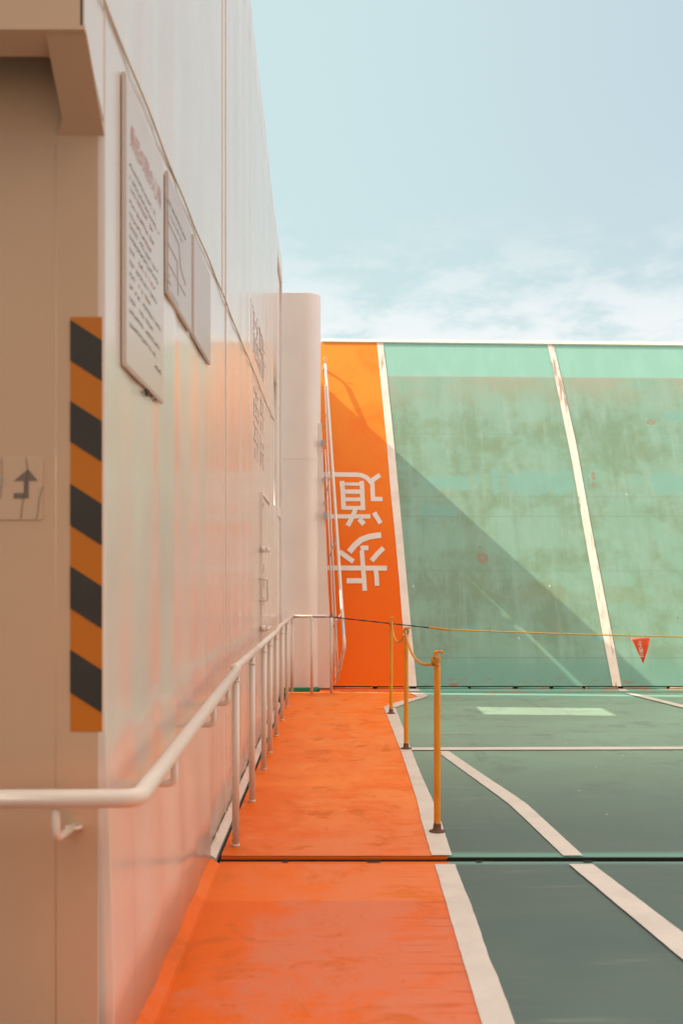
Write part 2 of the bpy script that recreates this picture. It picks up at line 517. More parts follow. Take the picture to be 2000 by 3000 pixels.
M['red_ink'] = simple('faded_red_ink', (.58, .33, .29), .6)
M['grey_ink'] = simple('faded_grey_ink', (.475, .435, .41), .6)
M['arrow'] = simple('dark_brown_ink', (.17, .12, .095), .5)
M['crack'] = simple('crack_line', (.08, .05, .03), .7)
M['rope_y'] = simple('yellow_rope', (.60, .27, .035), .7, (.45, .18, .02), .6, 60)
M['rope_g'] = simple('olive_rope', (.34, .27, .05), .7, (.20, .16, .03), .6, 60)
M['rope_k'] = simple('black_rope', (.03, .028, .03), .8)
M['rust'] = simple('rusted_iron', (.13, .055, .03), .75, (.05, .03, .02), .6, 30)
M['flag'] = simple('red_vinyl', (.80, .085, .02), .35, (.62, .05, .01), .5, 7)
M['flagchar'] = simple('white_flag_print', (.72, .62, .55), .5)
M['letters'] = simple('raised_letter_paint', (.70, .60, .56), .3, (.66, .52, .45), .4, 6)
def stanchion_paint(k, p):
    P = k.pos(); x, y, z = k.sep(P)
    n = k.noise(P, 26, 6, .7)
    c = k.mix(k.step(k.noise(P, 6, 4), .4, .7), (.76, .31, .014), (.68, .25, .012))
    wear = k.math('ADD', n, k.math('MULTIPLY', k.step(z, .14, .02), .22))
    wear = k.math('ADD', wear, k.math('MULTIPLY', k.step(z, 1.0, 1.06), .10))
    c = k.mix(k.step(wear, .68, .74), c, (.10, .05, .03))
    k.put(p.inputs['Base Color'], c); p.inputs['Roughness'].default_value = .34
M['stan'] = mat('yellow_stanchion_paint', stanchion_paint)

def strip_y(bm, L, Rr, z, amp=.0012):
    """sheet between two polylines, cut across in rows of equal depth"""
    def xa(pts, y):
        for a, b in zip(pts, pts[1:]):
            if (a.y - y) * (b.y - y) <= 0 and abs(b.y - a.y) > 1e-6:
                return a.x + (b.x - a.x) * (y - a.y) / (b.y - a.y)
        return pts[0].x if abs(pts[0].y - y) < abs(pts[-1].y - y) else pts[-1].x
    lo = max(min(p.y for p in L), min(p.y for p in Rr)); hi = min(max(p.y for p in L), max(p.y for p in Rr))
    n = max(4, int((hi - lo) / .06)); prev = None
    for i in range(n + 1):
        y = lo + (hi - lo) * i / n
        a = bm.verts.new((xa(L, y) + random.uniform(-amp, amp), y, z)); b = bm.verts.new((xa(Rr, y) + random.uniform(-amp, amp), y, z))
        if prev: bm.faces.new((prev[0], prev[1], b, a))
        prev = (a, b)
# ------------------------------------------------------------ decks
ZN = -.012                      # top of the near deck section
JY0, JY1 = 5.662, 5.715         # joint between the sections
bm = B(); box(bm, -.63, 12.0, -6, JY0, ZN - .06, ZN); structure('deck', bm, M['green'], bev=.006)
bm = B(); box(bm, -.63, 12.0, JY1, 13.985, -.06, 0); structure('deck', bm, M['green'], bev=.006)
bm = B(); box(bm, -3, 12.0, -6, 26, -.3, -.07); structure('deck_base', bm, M['dark'])
bm = B(); box(bm, -.63, 12.0, JY0 + .001, JY1 - .003, -.069, -.036); structure('deck_joint', bm, M['dark'])
bm = B(); quad(bm, (-400, -400, -9), (400, -400, -9), (400, 400, -9), (-400, 400, -9))
def seaf(k, p):
    p.inputs['Base Color'].default_value = (.03, .07, .09, 1); p.inputs['Roughness'].default_value = .12
    bump(k, p, k.noise(k.pos(), .8, 6), .3, .6)
structure('sea', bm, mat('sea_water', seaf), recalc=False)

def wob(a, b, n, amp, z):
    out = []
    for i in range(n):
        t = i / n
        p = a.lerp(b, t)
        if i: p = p + Vector((random.uniform(-amp, amp), random.uniform(-amp, amp), 0))
        p.z = z; out.append(p)
    return out
def wobble(pts, amp=.004, stp=.12):
    out = []
    for a, b in zip(pts, pts[1:]):
        n = max(1, int((b - a).length / stp))
        out += wob(a, b, n, amp, a.z)
    out.append(pts[-1]); return out
def strip(bm, L, Rr):
    """sheet between two polylines of floor points: resampled to equal count"""
    def res(pts, n):
        ds = [0]
        for a, b in zip(pts, pts[1:]): ds.append(ds[-1] + (b - a).length)
        o = []
        for i in range(n + 1):
            s = ds[-1] * i / n
            j = max(0, min(len(ds) - 2, next((q for q in range(len(ds) - 1) if ds[q + 1] >= s - 1e-9), len(ds) - 2)))
            t = (s - ds[j]) / max(1e-9, ds[j + 1] - ds[j])
            o.append(pts[j].lerp(pts[j + 1], t))
        return o
    n = 90
    a, b = res(L, n), res(Rr, n)
    va = [bm.verts.new(p) for p in a]; vb = [bm.verts.new(p) for p in b]
    for i in range(n): bm.faces.new((va[i], vb[i], vb[i + 1], va[i + 1]))
def fl(pts, z): return [on_floor(x, y, z) for x, y in pts]

# walkway edge line, picture coordinates of its two sides
near_L = [(1272, 2531), (1303, 2636), (1321, 2700), (1338, 2757), (1375, 2880), (1411, 3000)]
near_R = [(1332, 2531), (1347, 2572), (1376, 2642), (1401, 2712), (1433, 2808), (1459, 2866), (1475, 2910), (1509, 3000)]
far_L = [(1123, 2071), (1134, 2098), (1175, 2204), (1200, 2280), (1223, 2353), (1232, 2399), (1264, 2508), (1266, 2515)]
far_R = [(1157, 2071), (1180, 2130), (1206, 2201), (1232, 2267), (1266, 2342), (1295, 2417), (1324, 2508), (1326, 2515)]
O1, O2 = .004, .008
def extend(pts, y):
    (x0, y0), (x1, y1) = pts[-3], pts[-1]
    return pts + [(x1 + (x1 - x0) * (y - y1) / (y1 - y0), y)]
def clampY(p, lo=None, hi=None):
    p = p.copy()
    if lo is not None and p.y < lo: p.y = lo
    if hi is not None and p.y > hi: p.y = hi
    return p
nl = [clampY(p, hi=JY0 - .002) for p in fl(extend(near_L, 5200), ZN + O1)]
nr = [clampY(p, hi=JY0 - .002) for p in fl(extend(near_R, 5200), ZN + O2)]
flf = [clampY(p, lo=JY1 + .002) for p in fl(far_L, O1)]
frf = [clampY(p, lo=JY1 + .002) for p in fl(far_R, O2)]
# orange sheets
bm = B()
left = [Vector((-.63, p.y, p.z)) for p in nl]
strip(bm, left, wobble([p + Vector((.02, 0, 0)) for p in nl], .003))
structure('walkway', bm, M['orange'], recalc=False)
bm = B()
kink = fl([(1157, 2058), (1223, 2041), (1200, 2029.5)], O1)
rb = list(reversed(flf))
rb = [p + Vector((.02, 0, 0)) for p in rb] + kink
rb[-1].y = 13.98
lb = [Vector((-.63, JY1 + .002, O1)), Vector((-.63, 13.98, O1))]
# polygonal fill by rows of increasing depth
ys = [JY1 + .002 + (13.98 - JY1 - .002) * i / 140 for i in range(141)]
def xat(pts, y):
    for a, b in zip(pts, pts[1:]):
        if (a.y - y) * (b.y - y) <= 0 and abs(b.y - a.y) > 1e-6:
            return a.x + (b.x - a.x) * (y - a.y) / (b.y - a.y)
    return pts[0].x if abs(pts[0].y - y) < abs(pts[-1].y - y) else pts[-1].x
prev = None
for y in ys:
    a = bm.verts.new((-.63, y, O1)); b = bm.verts.new((xat(rb, y), y, O1))
    if prev: bm.faces.new((prev[0], prev[1], b, a))
    prev = (a, b)
structure('walkway', bm, M['orange'], recalc=False)
# white lines
bm = B()
strip_y(bm, nl, nr, ZN + O2)
structure('walkway_edge_line', bm, M['line'], recalc=False)
bm = B()
strip_y(bm, flf, frf, O2)
k1 = fl([(1123, 2071), (1157, 2058), (1223, 2041)], O2); k2 = fl([(1157, 2073), (1200, 2056), (1255, 2039)], O2)
strip(bm, wobble(k1, .003), wobble(k2, .003))
k1 = fl([(1223, 2041), (1200, 2029.5)], O2 + .0015); k2 = fl([(1255, 2039), (1236, 2029.5)], O2 + .0015)
strip(bm, k1, k2)
structure('walkway_edge_line', bm, M['line'], recalc=False)
bm = B()
strip(bm, wobble(fl([(1205, 2189.5), (1500, 2188.6), (2000, 2187), (3600, 2182)], O2)), wobble(fl([(1205, 2197.5), (1500, 2196.5), (2000, 2195), (3600, 2190)], O2)))
structure('cross_line', bm, M['line'], recalc=False)
def z5(p, q): return (1100 + p / 1.742, 1900 + q / 1.742)
bm = B()
lo = [(1291, 2199.6), (1291, 2210), (1360, 2260), (1425, 2307), (1490, 2355), (1535, 2397), (1656, 2515)]
up = [(1313, 2199.6), (1425, 2276), (1480, 2312), (1540, 2353), (1590, 2398), (1715, 2515)]
strip_y(bm, [clampY(p, lo=JY1 + .002) for p in fl(lo, O2 - .002)], [clampY(p, lo=JY1 + .002) for p in fl(up, O2 - .002)], O2 - .002)
structure('lane_line', bm, M['line'], recalc=False)
bm = B()
lo = [(1665, 2531), (2000, 2812), (2224, 3000)]
up = [(1735, 2531), (2000, 2732), (2353, 3000)]
strip_y(bm, [clampY(p, hi=JY0 - .002) for p in fl(lo, ZN + O2)], [clampY(p, hi=JY0 - .002) for p in fl(up, ZN + O2)], ZN + O2)
structure('lane_line', bm, M['line'], recalc=False)
bm = B()
strip(bm, fl([(1826, 2030), (1858, 2038), (2000, 2073.5), (2600, 2222)], O2 + .003), fl([(1846, 2030), (1900, 2041), (2000, 2065), (2700, 2205)], O2 + .003))
structure('lane_line', bm, M['line'], recalc=False)

# the step and hinge strip at the foot of the ramp
def hinge_mat(k, p):
    P = k.pos(); x, y, z = k.sep(P)
    n = k.noise(k.scale(P, (1.4, 5, 5)), 2.2, 7, .7, .5)
    orange = k.step(x, 1.0, .98)
    c = k.mix(orange, (.15, .38, .30), (.72, .13, .02))
    thr = k.math('ADD', n, k.math('MULTIPLY', k.step(x, 1.5, 3.2), .07))
    c = k.mix(k.math('MULTIPLY', k.step(thr, .56, .62), .85), c, (.42, .20, .12))
    k.put(p.inputs['Base Color'], c); p.inputs['Roughness'].default_value = .5
    bump(k, p, n, .006, .5)
M['hinge'] = mat('rusty_hinge_paint', hinge_mat)

# ------------------------------------------------------------ raised ramp
ramp = thing('boarding_ramp', 'huge raised ramp painted green with orange stripe, closing the far end of the deck', 'ramp', (3, RY0, 0))
def rp(X, z, off=0.0):
    return Vector((X, RY0 + RK * (z - RZ0), z)) + RN * off
TOPZ = [on_ramp(938, 1001).z, on_ramp(2000, 1012).z]
def topz(X): 
    a, b = on_ramp(938, 1001), on_ramp(2000, 1012)
    return a.z + (b.z - a.z) * (X - a.x) / (b.x - a.x)
s1L = [(1103, 1001), (1109, 1065), (1131, 1287), (1145, 1455), (1155, 1550), (1169, 1705), (1193, 2011)]
s1R = [(1121, 1001), (1132, 1093), (1154, 1302), (1168, 1450), (1182, 1603), (1202, 1820), (1220, 2011)]
s2L = [(1601, 1006), (1619, 1082), (1674, 1352), (1708, 1550), (1760, 1839), (1793, 2011)]
s2R = [(1619, 1006), (1642, 1105), (1685, 1294), (1731, 1550), (1792, 1867), (1819, 2011)]
# main panel slab, thick, with the orange side cut out as its own sheet
XR = 9.2
XLt, XLb = -.235, -.20
bm = B()
pts = [rp(XLb, RZ0), rp(XR, RZ0), rp(XR, topz(XR)), rp(XLt + .03, topz(XLt)), rp(XLt, topz(XLt) - .04)]
prism(bm, pts, -RN * .22)
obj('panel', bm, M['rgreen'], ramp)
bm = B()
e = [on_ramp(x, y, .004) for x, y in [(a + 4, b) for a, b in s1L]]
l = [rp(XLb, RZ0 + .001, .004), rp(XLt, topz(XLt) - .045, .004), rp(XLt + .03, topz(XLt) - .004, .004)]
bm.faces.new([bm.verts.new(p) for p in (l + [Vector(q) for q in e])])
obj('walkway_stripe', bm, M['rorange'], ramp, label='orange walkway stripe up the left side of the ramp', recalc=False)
def rstrip(L, Rr, off, name, m, label=None):
    bm = B()
    strip(bm, [on_ramp(x, y, off) for x, y in L], [on_ramp(x, y, off) for x, y in Rr])
    return obj(name, bm, m, ramp, label=label, recalc=False)
rstrip(s1L, s1R, .008, 'lane_stripe', M['rline'], 'grey white stripe beside the orange strip')
rstrip(s2L, s2R, .008, 'lane_stripe', M['rline'], 'chipped white stripe across the green field')
bm = B()
a, b = rp(XLt + .03, topz(XLt)), rp(XR, topz(XR))
dn = Vector((0, -.5, -1)) * .016
prism(bm, [a + RN * .03 + dn, b + RN * .03 + dn, b + RN * .03 + Vector((0, .016, .036)), a + RN * .03 + Vector((0, .016, .036))], -RN * .27)
obj('top_edge', bm, M['cream'], ramp, bev=.004)

# kanji painted upside down on the orange strip, traced stroke by stroke
def z7(p, q): return (900 + p / 3.92, 950 + q / 3.92)
def z8(p, q): return (850 + p / 3.92, 1450 + q / 3.92)
def stroke(bm, pts, w0, w1=None):
    """stroke of given pixel width along picture points, laid on the ramp"""
    w1 = w1 or w0
    n = len(pts); Ls = []; Rs = []
    for i, (x, y) in enumerate(pts):
        if i == 0: tx, ty = pts[1][0] - x, pts[1][1] - y
        elif i == n - 1: tx, ty = x - pts[i - 1][0], y - pts[i - 1][1]
        else: tx, ty = pts[i + 1][0] - pts[i - 1][0], pts[i + 1][1] - pts[i - 1][1]
        L = math.hypot(tx, ty); tx /= L; ty /= L
        ww = (w0 + (w1 - w0) * i / (n - 1)) / 2
        Ls.append(on_ramp(x - ty * ww, y + tx * ww, stroke.z)); Rs.append(on_ramp(x + ty * ww, y - tx * ww, stroke.z))
    va = [bm.verts.new(p) for p in Ls]; vb = [bm.verts.new(p) for p in Rs]
    for i in range(n - 1): bm.faces.new((va[i], va[i + 1], vb[i + 1], vb[i]))
    stroke.z += .0002
stroke.z = .007
bm = B()
def S7(pts, w0, w1=None): stroke(bm, [z7(*p) for p in pts], w0 / 3.92, w1 / 3.92 if w1 else None)
def S8(pts, w0, w1=None): stroke(bm, [z8(*p) for p in pts], w0 / 3.92, w1 / 3.92 if w1 else None)
S7([(120, 1724), (340, 1728), (560, 1730), (620, 1736), (670, 1758), (710, 1790), (738, 1830)], 52)
S7([(745, 1800), (747, 1900), (755, 2034)], 50)
S7([(738, 1800), (780, 1770), (833, 1732)], 52)
S7([(735, 2010), (862, 2010)], 50)
S7([(395, 1803), (405, 1900), (418, 2130)], 54)
S7([(622, 1803), (628, 1900), (638, 2138)], 52)
S7([(400, 1838), (625, 1840)], 36)
S7([(405, 1926), (630, 1926)], 50)
S7([(410, 2014), (632, 2014)], 44)
S7([(418, 2112), (640, 2112)], 44)
S7([(255, 2210), (350, 2210), (722, 2210)], 48)
S7([(550, 2130), (520, 2210), (462, 2318)], 54)
S7([(595, 2240), (650, 2300)], 58)
S7([(765, 2165), (840, 2290)], 54)
S8([(675, 660), (740, 580), (810, 520), (900, 485), (970, 472), (1042, 465)], 68, 66)
S8([(565, 655), (640, 710), (725, 770)], 56)
S8([(820, 640), (832, 800), (845, 960), (855, 1105)], 52)
S8([(806, 620), (840, 612), (897, 612)], 56)
S8([(1070, 612), (1000, 680), (932, 760)], 56)
S8([(430, 842), (575, 843), (1110, 845)], 56)
S8([(645, 990), (740, 990), (825, 990)], 60)
S8([(980, 850), (990, 950), (996, 1048)], 52)
obj('painted_kanji', bm, M['char'], ramp, label='white kanji painted upside down on the orange stripe', recalc=False)

hp = B()
box(hp, -.2, 9.2, 14.008, 14.325, -.05, .012)
ho = obj('hinge_plate', hp, M['hinge'], ramp, bev=.006)
bm = B()
x = -.15
while x < 9.0:
    L = random.uniform(.35, .75)
    tube(bm, [(x, 14.345, .02), (x + L, 14.345, .02)], .014, 8)
    x += L + random.uniform(.03, .10)
obj('hinge_pin', bm, M['hinge'], ramp)
bm = B()
strip(bm, [on_floor(1200, 2029, .0135), on_floor(1193, 2011.5, .0135)], [on_floor(1236, 2029, .0135), on_floor(1220, 2011.5, .0135)])
hs = bm; bm = B()
strip(bm, [on_floor(1824, 2029, .0135), on_floor(1796, 2011.5, .0135)], [on_floor(1848, 2029, .0135), on_floor(1822, 2011.5, .0135)])
for b_ in (hs, bm):
    for v in b_.verts: v.co.y = min(max(v.co.y, 14.01), 14.322)
    obj('hinge_stripe', b_, M['line'], ho, recalc=False)

# ------------------------------------------------------------ deckhouse on the left
def ss(a, b, v):
    t = max(0, min(1, (v - a) / (b - a))); return t * t * (3 - 2 * t)
def plate_wave(y, z):
    """dished plating between stiffeners about 0.6 m apart"""
    a = .0044 * (0.55 + .45 * math.sin(y * 1.7 + .6)) * (.75 + .25 * math.sin(z * .9 + y * .4))
    s = math.sin(2 * math.pi * y / .61 + .5 * math.sin(y * 1.3))
    return .026 * ss(1.0, .45, z) * ss(5.66, 5.60, y) + a * s + .0012 * math.sin(y * 4.3 + 1.0 + .25 * math.sin(z * .8)) + .0007 * math.sin(y * 21 + 2 * math.sin(y * 3.1)) * (.6 + .4 * math.sin(z * 1.3 + y))
def wtop(y):
    P_ = [(3.0, 6.75), (8.57, 6.40), (10.69, 6.17), (11.8, 5.90), (13.8, 5.85), (14.2, 5.85)]
    for (a, za), (b, zb) in zip(P_, P_[1:]):
        if y <= b: return za + (zb - za) * (y - a) / (b - a)
    return 5.85
house = thing('deckhouse_wall', 'tall glossy white steel wall of the deckhouse along the left of the walkway', 'wall', (WX, 8, 0))
Y0, Y1 = 3.12, 13.90
REC0, REC1, RECZ = 12.72, 13.80, 5.55
SUNHOLE = (11.92, 12.60, 2.42, 3.95)  # opening added to let a patch of sun onto the deck
bm = B()
ysn = []
y = Y0
while y < Y1 - 1e-6:
    ysn.append(y); y += .02
ysn = sorted(set([round(v, 4) for v in ysn] + [Y1, REC0, REC1, SUNHOLE[0], SUNHOLE[1]]))
zs_fr = [0, .02, .05, .1, .16, .22, .28, .34, .40, .46, .52, .6, .7, .8, .9, 1.0]
fixz = [-.02, .3, .7, 1.1, 1.5, 1.9, SUNHOLE[2], 2.8, 3.2, 3.6, SUNHOLE[3], 4.3, 4.7, 5.1, RECZ]
grid = []
for y in ysn:
    c = []
    T = wtop(y)
    for z in fixz + [RECZ + (T - RECZ) * .5, T]:
        c.append(bm.verts.new((WX + plate_wave(y, z), y, z)))
    grid.append(c)
for i in range(len(ysn) - 1):
    ym = (ysn[i] + ysn[i + 1]) / 2
    for j in range(len(grid[0]) - 1):
        zm = (grid[i][j].co.z + grid[i][j + 1].co.z) / 2
        if REC0 < ym < REC1 and zm < RECZ: continue
        if SUNHOLE[0] < ym < SUNHOLE[1] and SUNHOLE[2] < zm < SUNHOLE[3]: continue
        f = bm.faces.new((grid[i][j], grid[i + 1][j], grid[i + 1][j + 1], grid[i][j + 1])); f.smooth = True
for v in [v for v in bm.verts if not v.link_faces]: bm.verts.remove(v)
pl = obj('plating', bm, M['wall'], house, recalc=False)
so = pl.modifiers.new('thickness', 'SOLIDIFY'); so.thickness = .05; so.offset = -1
# the shallow recess beyond the plating
bm = B()
box(bm, WX - .10, WX - .030, REC0 + .003, REC1 - .003, -.02, RECZ - .003)
box(bm, WX - .0295, WX - .012, REC0 + .02, REC1 - .02, 2.36, 2.50)
obj('recess_lining', bm, M['pillar'], house)
# vertical seams
bm = B()
for px, r in ((651, .0012), (661, .0018)):
    y = wall_y(px)
    box(bm, WX - .004, WX + .0030 + r, y - r, y + r, .02 if px == 661 else 3.35, wtop(y) - .02)
obj('seam', bm, M['white'], house, bev=.002)
bm = B()
pts = [(WX + .008 + .002 * math.sin(y_ * 7), y_, 3.29 + .09 * (y_ - 3.2) / 9.5 + .006 * math.sin(y_ * 2.3)) for y_ in [2.9 + i * .1 for i in range(90)]]
tube(bm, pts, .0045, 8)
obj('cable', bm, simple('tan_cable_paint', (.62, .50, .36), .5), house)
# foot: skirt, ledge and orange fillet
bm = B()
prism(bm, [(WX + .004, JY0, .035), (-.692, JY0, .03), (-.652, JY0, .004), (-.652, JY0, -.03), (WX + .004, JY0, -.03)], (0, 7.0, 0))
pts = [(-.694 + .002 * math.sin(t * 9), JY0 + .02 + t * .1, .036) for t in range(70)]
tube(bm, pts, .005, 6)
obj('ledge', bm, M['wall'], house)
bm = B()
prism(bm, [(-.690, 1.0, .034), (-.690, 1.0, ZN - .01), (-.618, 1.0, ZN - .01), (-.618, 1.0, ZN + .005)], (0, JY0 - .07 - 1.0, 0))
tube(bm, [(-.622 + .002 * math.sin(t * 2.7), 1.0 + t * .06, ZN + .006) for t in range(76)], .004, 6)
obj('fillet', bm, M['orange'], house)

# cabin front facing the camera
front = thing('cabin_front', 'cream wall face turned to the viewer at the left edge, under an overhang', 'wall', (-1.5, 3.12, 0))
bm = B()
FY = 3.12
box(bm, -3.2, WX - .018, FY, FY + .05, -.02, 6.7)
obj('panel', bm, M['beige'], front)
bm = B()
n = 6; r = .02
prof = [(WX - .02 + r * math.sin(a), FY + r - r * math.cos(a)) for a in [math.pi / 2 * i / n for i in range(n + 1)]]
lo_ = [bm.verts.new((a, b, -.02)) for a, b in prof]; hi_ = [bm.verts.new((a, b, 6.7)) for a, b in prof]
for i in range(n):
    f = bm.faces.new((lo_[i], lo_[i + 1], hi_[i + 1], hi_[i])); f.smooth = True
obj('corner_trim', bm, M['white'], front, recalc=False)
bm = B()
tube(bm, [(-.846, FY + .001, 0), (-.846, FY + .001, 2.88)], .002, 6)
obj('weld_seam', bm, M['beige'], front)
# overhang with flanged knee bracket
oh = thing('overhang', 'cream overhang with flanged knee bracket at the top left corner', 'overhang', (-1.5, 3.0, 3.0))
bm = B()
Yf, Zf = 2.88, 3.10
def fp(x, y, d): return at(x, y, d)
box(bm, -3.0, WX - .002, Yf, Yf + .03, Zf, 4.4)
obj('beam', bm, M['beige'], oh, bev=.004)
bm = B()
# side web: triangle in the wall plane
prism(bm, [(WX, Yf, Zf), (WX, Yf, 4.6), (WX, FY + .12, 4.6), (WX, FY + .12, 2.86), (WX, FY + .07, 2.90)], (-.012, 0, 0))
obj('side_web', bm, M['wall'], oh)
bm = B()
# bottom flange of the beam and of the knee: one bent sheet with a rounded inner corner
def kn(t, x):  # t along the knee 0 at beam, 1 at wall
    return Vector((x + .0015, Yf + (FY - Yf) * t, Zf + (2.90 - Zf) * t))
fw = .115
inner = [Vector((-3.0, Yf + .10, Zf))]
for i in range(5):
    a = math.pi / 2 * i / 4
    inner.append(Vector((WX - fw - .04 + .04 * math.sin(a), Yf + .10 + .04 * (1 - math.cos(a)) * .4, Zf - .0)))
edge_out = [Vector((-3.0, Yf, Zf)), Vector((WX, Yf, Zf))]
prism(bm, [Vector((-3.0, Yf - .003, Zf - .006)), Vector((WX + .001, Yf - .003, Zf - .006)), Vector((WX + .001, Yf + .02, Zf - .015))] + [Vector((q.x, q.y, Zf - .03 if i else Zf - .03)) for i, q in enumerate(reversed(inner[1:]))] + [Vector((-3.0, Yf + .10, Zf - .03))], (0, 0, .012))
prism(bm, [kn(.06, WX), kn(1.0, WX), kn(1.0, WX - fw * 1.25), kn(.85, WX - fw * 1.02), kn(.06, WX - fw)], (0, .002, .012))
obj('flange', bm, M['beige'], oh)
bm = B()
box(bm, -3.0, WX - .014, Yf + .031, FY - .001, 3.35, 3.38)
obj('soffit', bm, M['beige'], oh)

# hazard stripes: part of the cabin front
def fpt(x, y, o=.002): 
    p = at(x, y, FY); p.y -= o; return p
xl, xr = 207, 300
yt, yb = 929, 2143
bnd = [b_ * 1.2755 for b_ in (735, 828, 921, 1014, 1111, 1206, 1300, 1397, 1492, 1590)]
sl = 60
def clip_poly(y0l, y1l):
    """band between slanted edges y0 and y1 (values at left side), clipped to the label"""
    out = []
    nseg = 24
    for i in range(nseg + 1):
        t = i / nseg; out.append((xl + (xr - xl) * t, min(max(y0l + sl * t, yt), yb)))
    for i in range(nseg, -1, -1):
        t = i / nseg; out.append((xl + (xr - xl) * t, min(max(y1l + sl * t, yt), yb)))
    return out
hz = thing('hazard_stripe_label', 'vertical orange and black striped warning strip on the cabin corner', 'warning label', (-.75, FY, 1.7))
bm = B()
prism(bm, [fpt(xl, yt, 0), fpt(xr, yt, 0), fpt(xr, yb, 0), fpt(xl, yb, 0)], (0, -.0015, 0))
obj('orange_ground', bm, M['amber'], hz)
bm = B()
for i in range(0, len(bnd), 2):
    y0l, y1l = bnd[i], bnd[i + 1]
    pp = clip_poly(y0l, y1l)
    m_ = len(pp) // 2
    va = [bm.verts.new(fpt(a, b, .0035)) for a, b in pp[:m_]]; vb = [bm.verts.new(fpt(a, b, .0035)) for a, b in reversed(pp[m_:])]
    for q in range(m_ - 1):
        if (va[q].co - vb[q].co).length + (va[q + 1].co - vb[q + 1].co).length > 1e-5:
            bm.faces.new((va[q], va[q + 1], vb[q + 1], vb[q]))
obj('black_stripe', bm, M['black'], hz, recalc=False)

# arrow sign
ar = thing('arrow_sign', 'cracked cream sign with dark bent arrow pointing up, at the left edge', 'sign', (-1.0, FY, 1.8))
bm = B()
pts = [(-120, 1340), (118, 1340), (125, 1343), (128, 1350), (126, 1518), (122, 1523), (-120, 1523)]
prism(bm, [fpt(x, y, 0) for x, y in pts], (0, -.003, 0))
obj('board', bm, mat('sign_vinyl', m_white((.58, .400, .275), .22, 0, .3)), ar, bev=.001)
bm = B()
for o, pp in enumerate(([(84, 1375), (113, 1409), (43, 1409)], [(72, 1408), (86, 1408), (86, 1460), (72, 1460)], [(42, 1445), (73, 1445), (73, 1460), (42, 1460)],
           )):
    poly(bm, [fpt(x, y, .0042 + o * .0002) for x, y in pp])
obj('arrow', bm, M['arrow'], ar, recalc=False)
bm = B()
poly(bm, [fpt(x, y, .0042) for x, y in [(-20, 1399), (17, 1399), (17, 1425), (12.5, 1425), (12.5, 1403), (-20, 1403)]]); poly(bm, [fpt(x, y, .0044) for x, y in [(-20, 1419), (13, 1419), (13, 1423), (-20, 1423)]])
obj('printed_character', bm, M['grey_ink'], ar, recalc=False)
bm = B()
tube(bm, [fpt(x, y, .0045) for x, y in ((78, 1341), (83, 1374), (80, 1410), (71, 1458), (65, 1500), (63, 1520))], .0008, 5)
tube(bm, [fpt(x, y, .0040) for x, y in ((127, 1425), (117, 1460), (113, 1500), (108, 1521))], .0007, 5)
tube(bm, [fpt(x, y, .0040) for x, y in ((7, 1341), (8, 1400), (4, 1460))], .0007, 5)
obj('crack', bm, M['crack'], ar)

# signs on the wall
SX = -.680
def rows(bm, y0, y1, z, h, gap=.012, x=SX):
    y = y0
    while y < y1:
        L = random.uniform(.010, .016)
        if random.random() < .10:
            y += random.uniform(.01, .05); continue
        box_ = (y, min(y + L, y1))
        zz = z + random.uniform(-.001, .001)
        for _ in range(3):
            a = random.uniform(0, .7) * L; hh = random.uniform(.15, .25) * h
            zo = random.uniform(0, h - hh)
            quad(bm, (x, y + a * .3, zz + zo), (x, y + L, zz + zo), (x, y + L, zz + zo + hh), (x, y + a * .3, zz + zo + hh))
        quad(bm, (x, y + L * .4, zz), (x, y + L * .55, zz), (x, y + L * .55, zz + h), (x, y + L * .4, zz + h))
        y += L + .0045
def text(s, size, bold=.0):
    cu = bpy.data.curves.new('t', 'FONT'); cu.body = s; cu.size = size; cu.offset = bold
    o = bpy.data.objects.new('t', cu); C.objects.link(o)
    dg = bpy.context.evaluated_depsgraph_get()
    me = bpy.data.meshes.new_from_object(o.evaluated_get(dg))
    bpy.data.objects.remove(o)
    b = B(); b.from_mesh(me); bpy.data.meshes.remove(me)
    return b
def wall_sign(y0, y1, z0, z1, label, m, red=None):
    t = thing('wall_sign', label, 'sign', (WX, (y0 + y1) / 2, z0))
    bm = B()
    box(bm, SX - .012, SX - .0015, y0, y1, z0, z1)
    obj('board', bm, m, t, bev=.002)
    bm = B()
    box(bm, WX + .004, SX - .013, y0 + .012, y1 - .012, z0 + .012, z1 - .02)
    for (a, b, c, d) in ((y0 - .004, y1 + .004, z0 - .006, z0 - .001), (y0 - .004, y1 + .004, z1 + .001, z1 + .006)):
        box(bm, WX + .004, SX - .004, a, b, c, d)
    for (a, b) in ((y0 - .005, y0 - .001), (y1 + .001, y1 + .005)):
        box(bm, WX + .004, SX - .005, a, b, z0, z1)
    obj('frame', bm, M['signside'], t)
    return t
s = wall_sign(3.366, 4.105, 2.258, 3.21, 'largest and nearest wall notice, red heading over grey and red lines of writing', M['sign'])
b = text('乗船の際の心得', .088, .0)
bmesh.ops.transform(b, matrix=Matrix(((0, 0, 1, SX + .0005), (1, 0, 0, 3.43), (0, 1, 0, 3.01), (0, 0, 0, 1))), verts=b.verts)
obj('red_heading', b, M['red_ink'], s, recalc=False)
bg_, br_ = B(), B()
for i in range(15):
    z = 2.93 - i * .041 + random.uniform(-.004, .004)
    if i == 14: rows(bg_, 3.90, 4.03, z + .0, .02)
    else:
        x0 = 3.33 + (0 if i % 3 else 0)
        e_ = 3.42 + random.uniform(.42, .62)
        if i in (2, 3, 4, 7, 9): 
            rows(bg_, 3.42, 3.51, z, .016); rows(br_, 3.54, e_, z, .018)
        else: rows(bg_, 3.42, e_, z, .018)
obj('grey_lines', bg_, M['grey_ink'], s, recalc=False); obj('red_lines', br_, M['red_ink'], s, recalc=False)
bm = B()
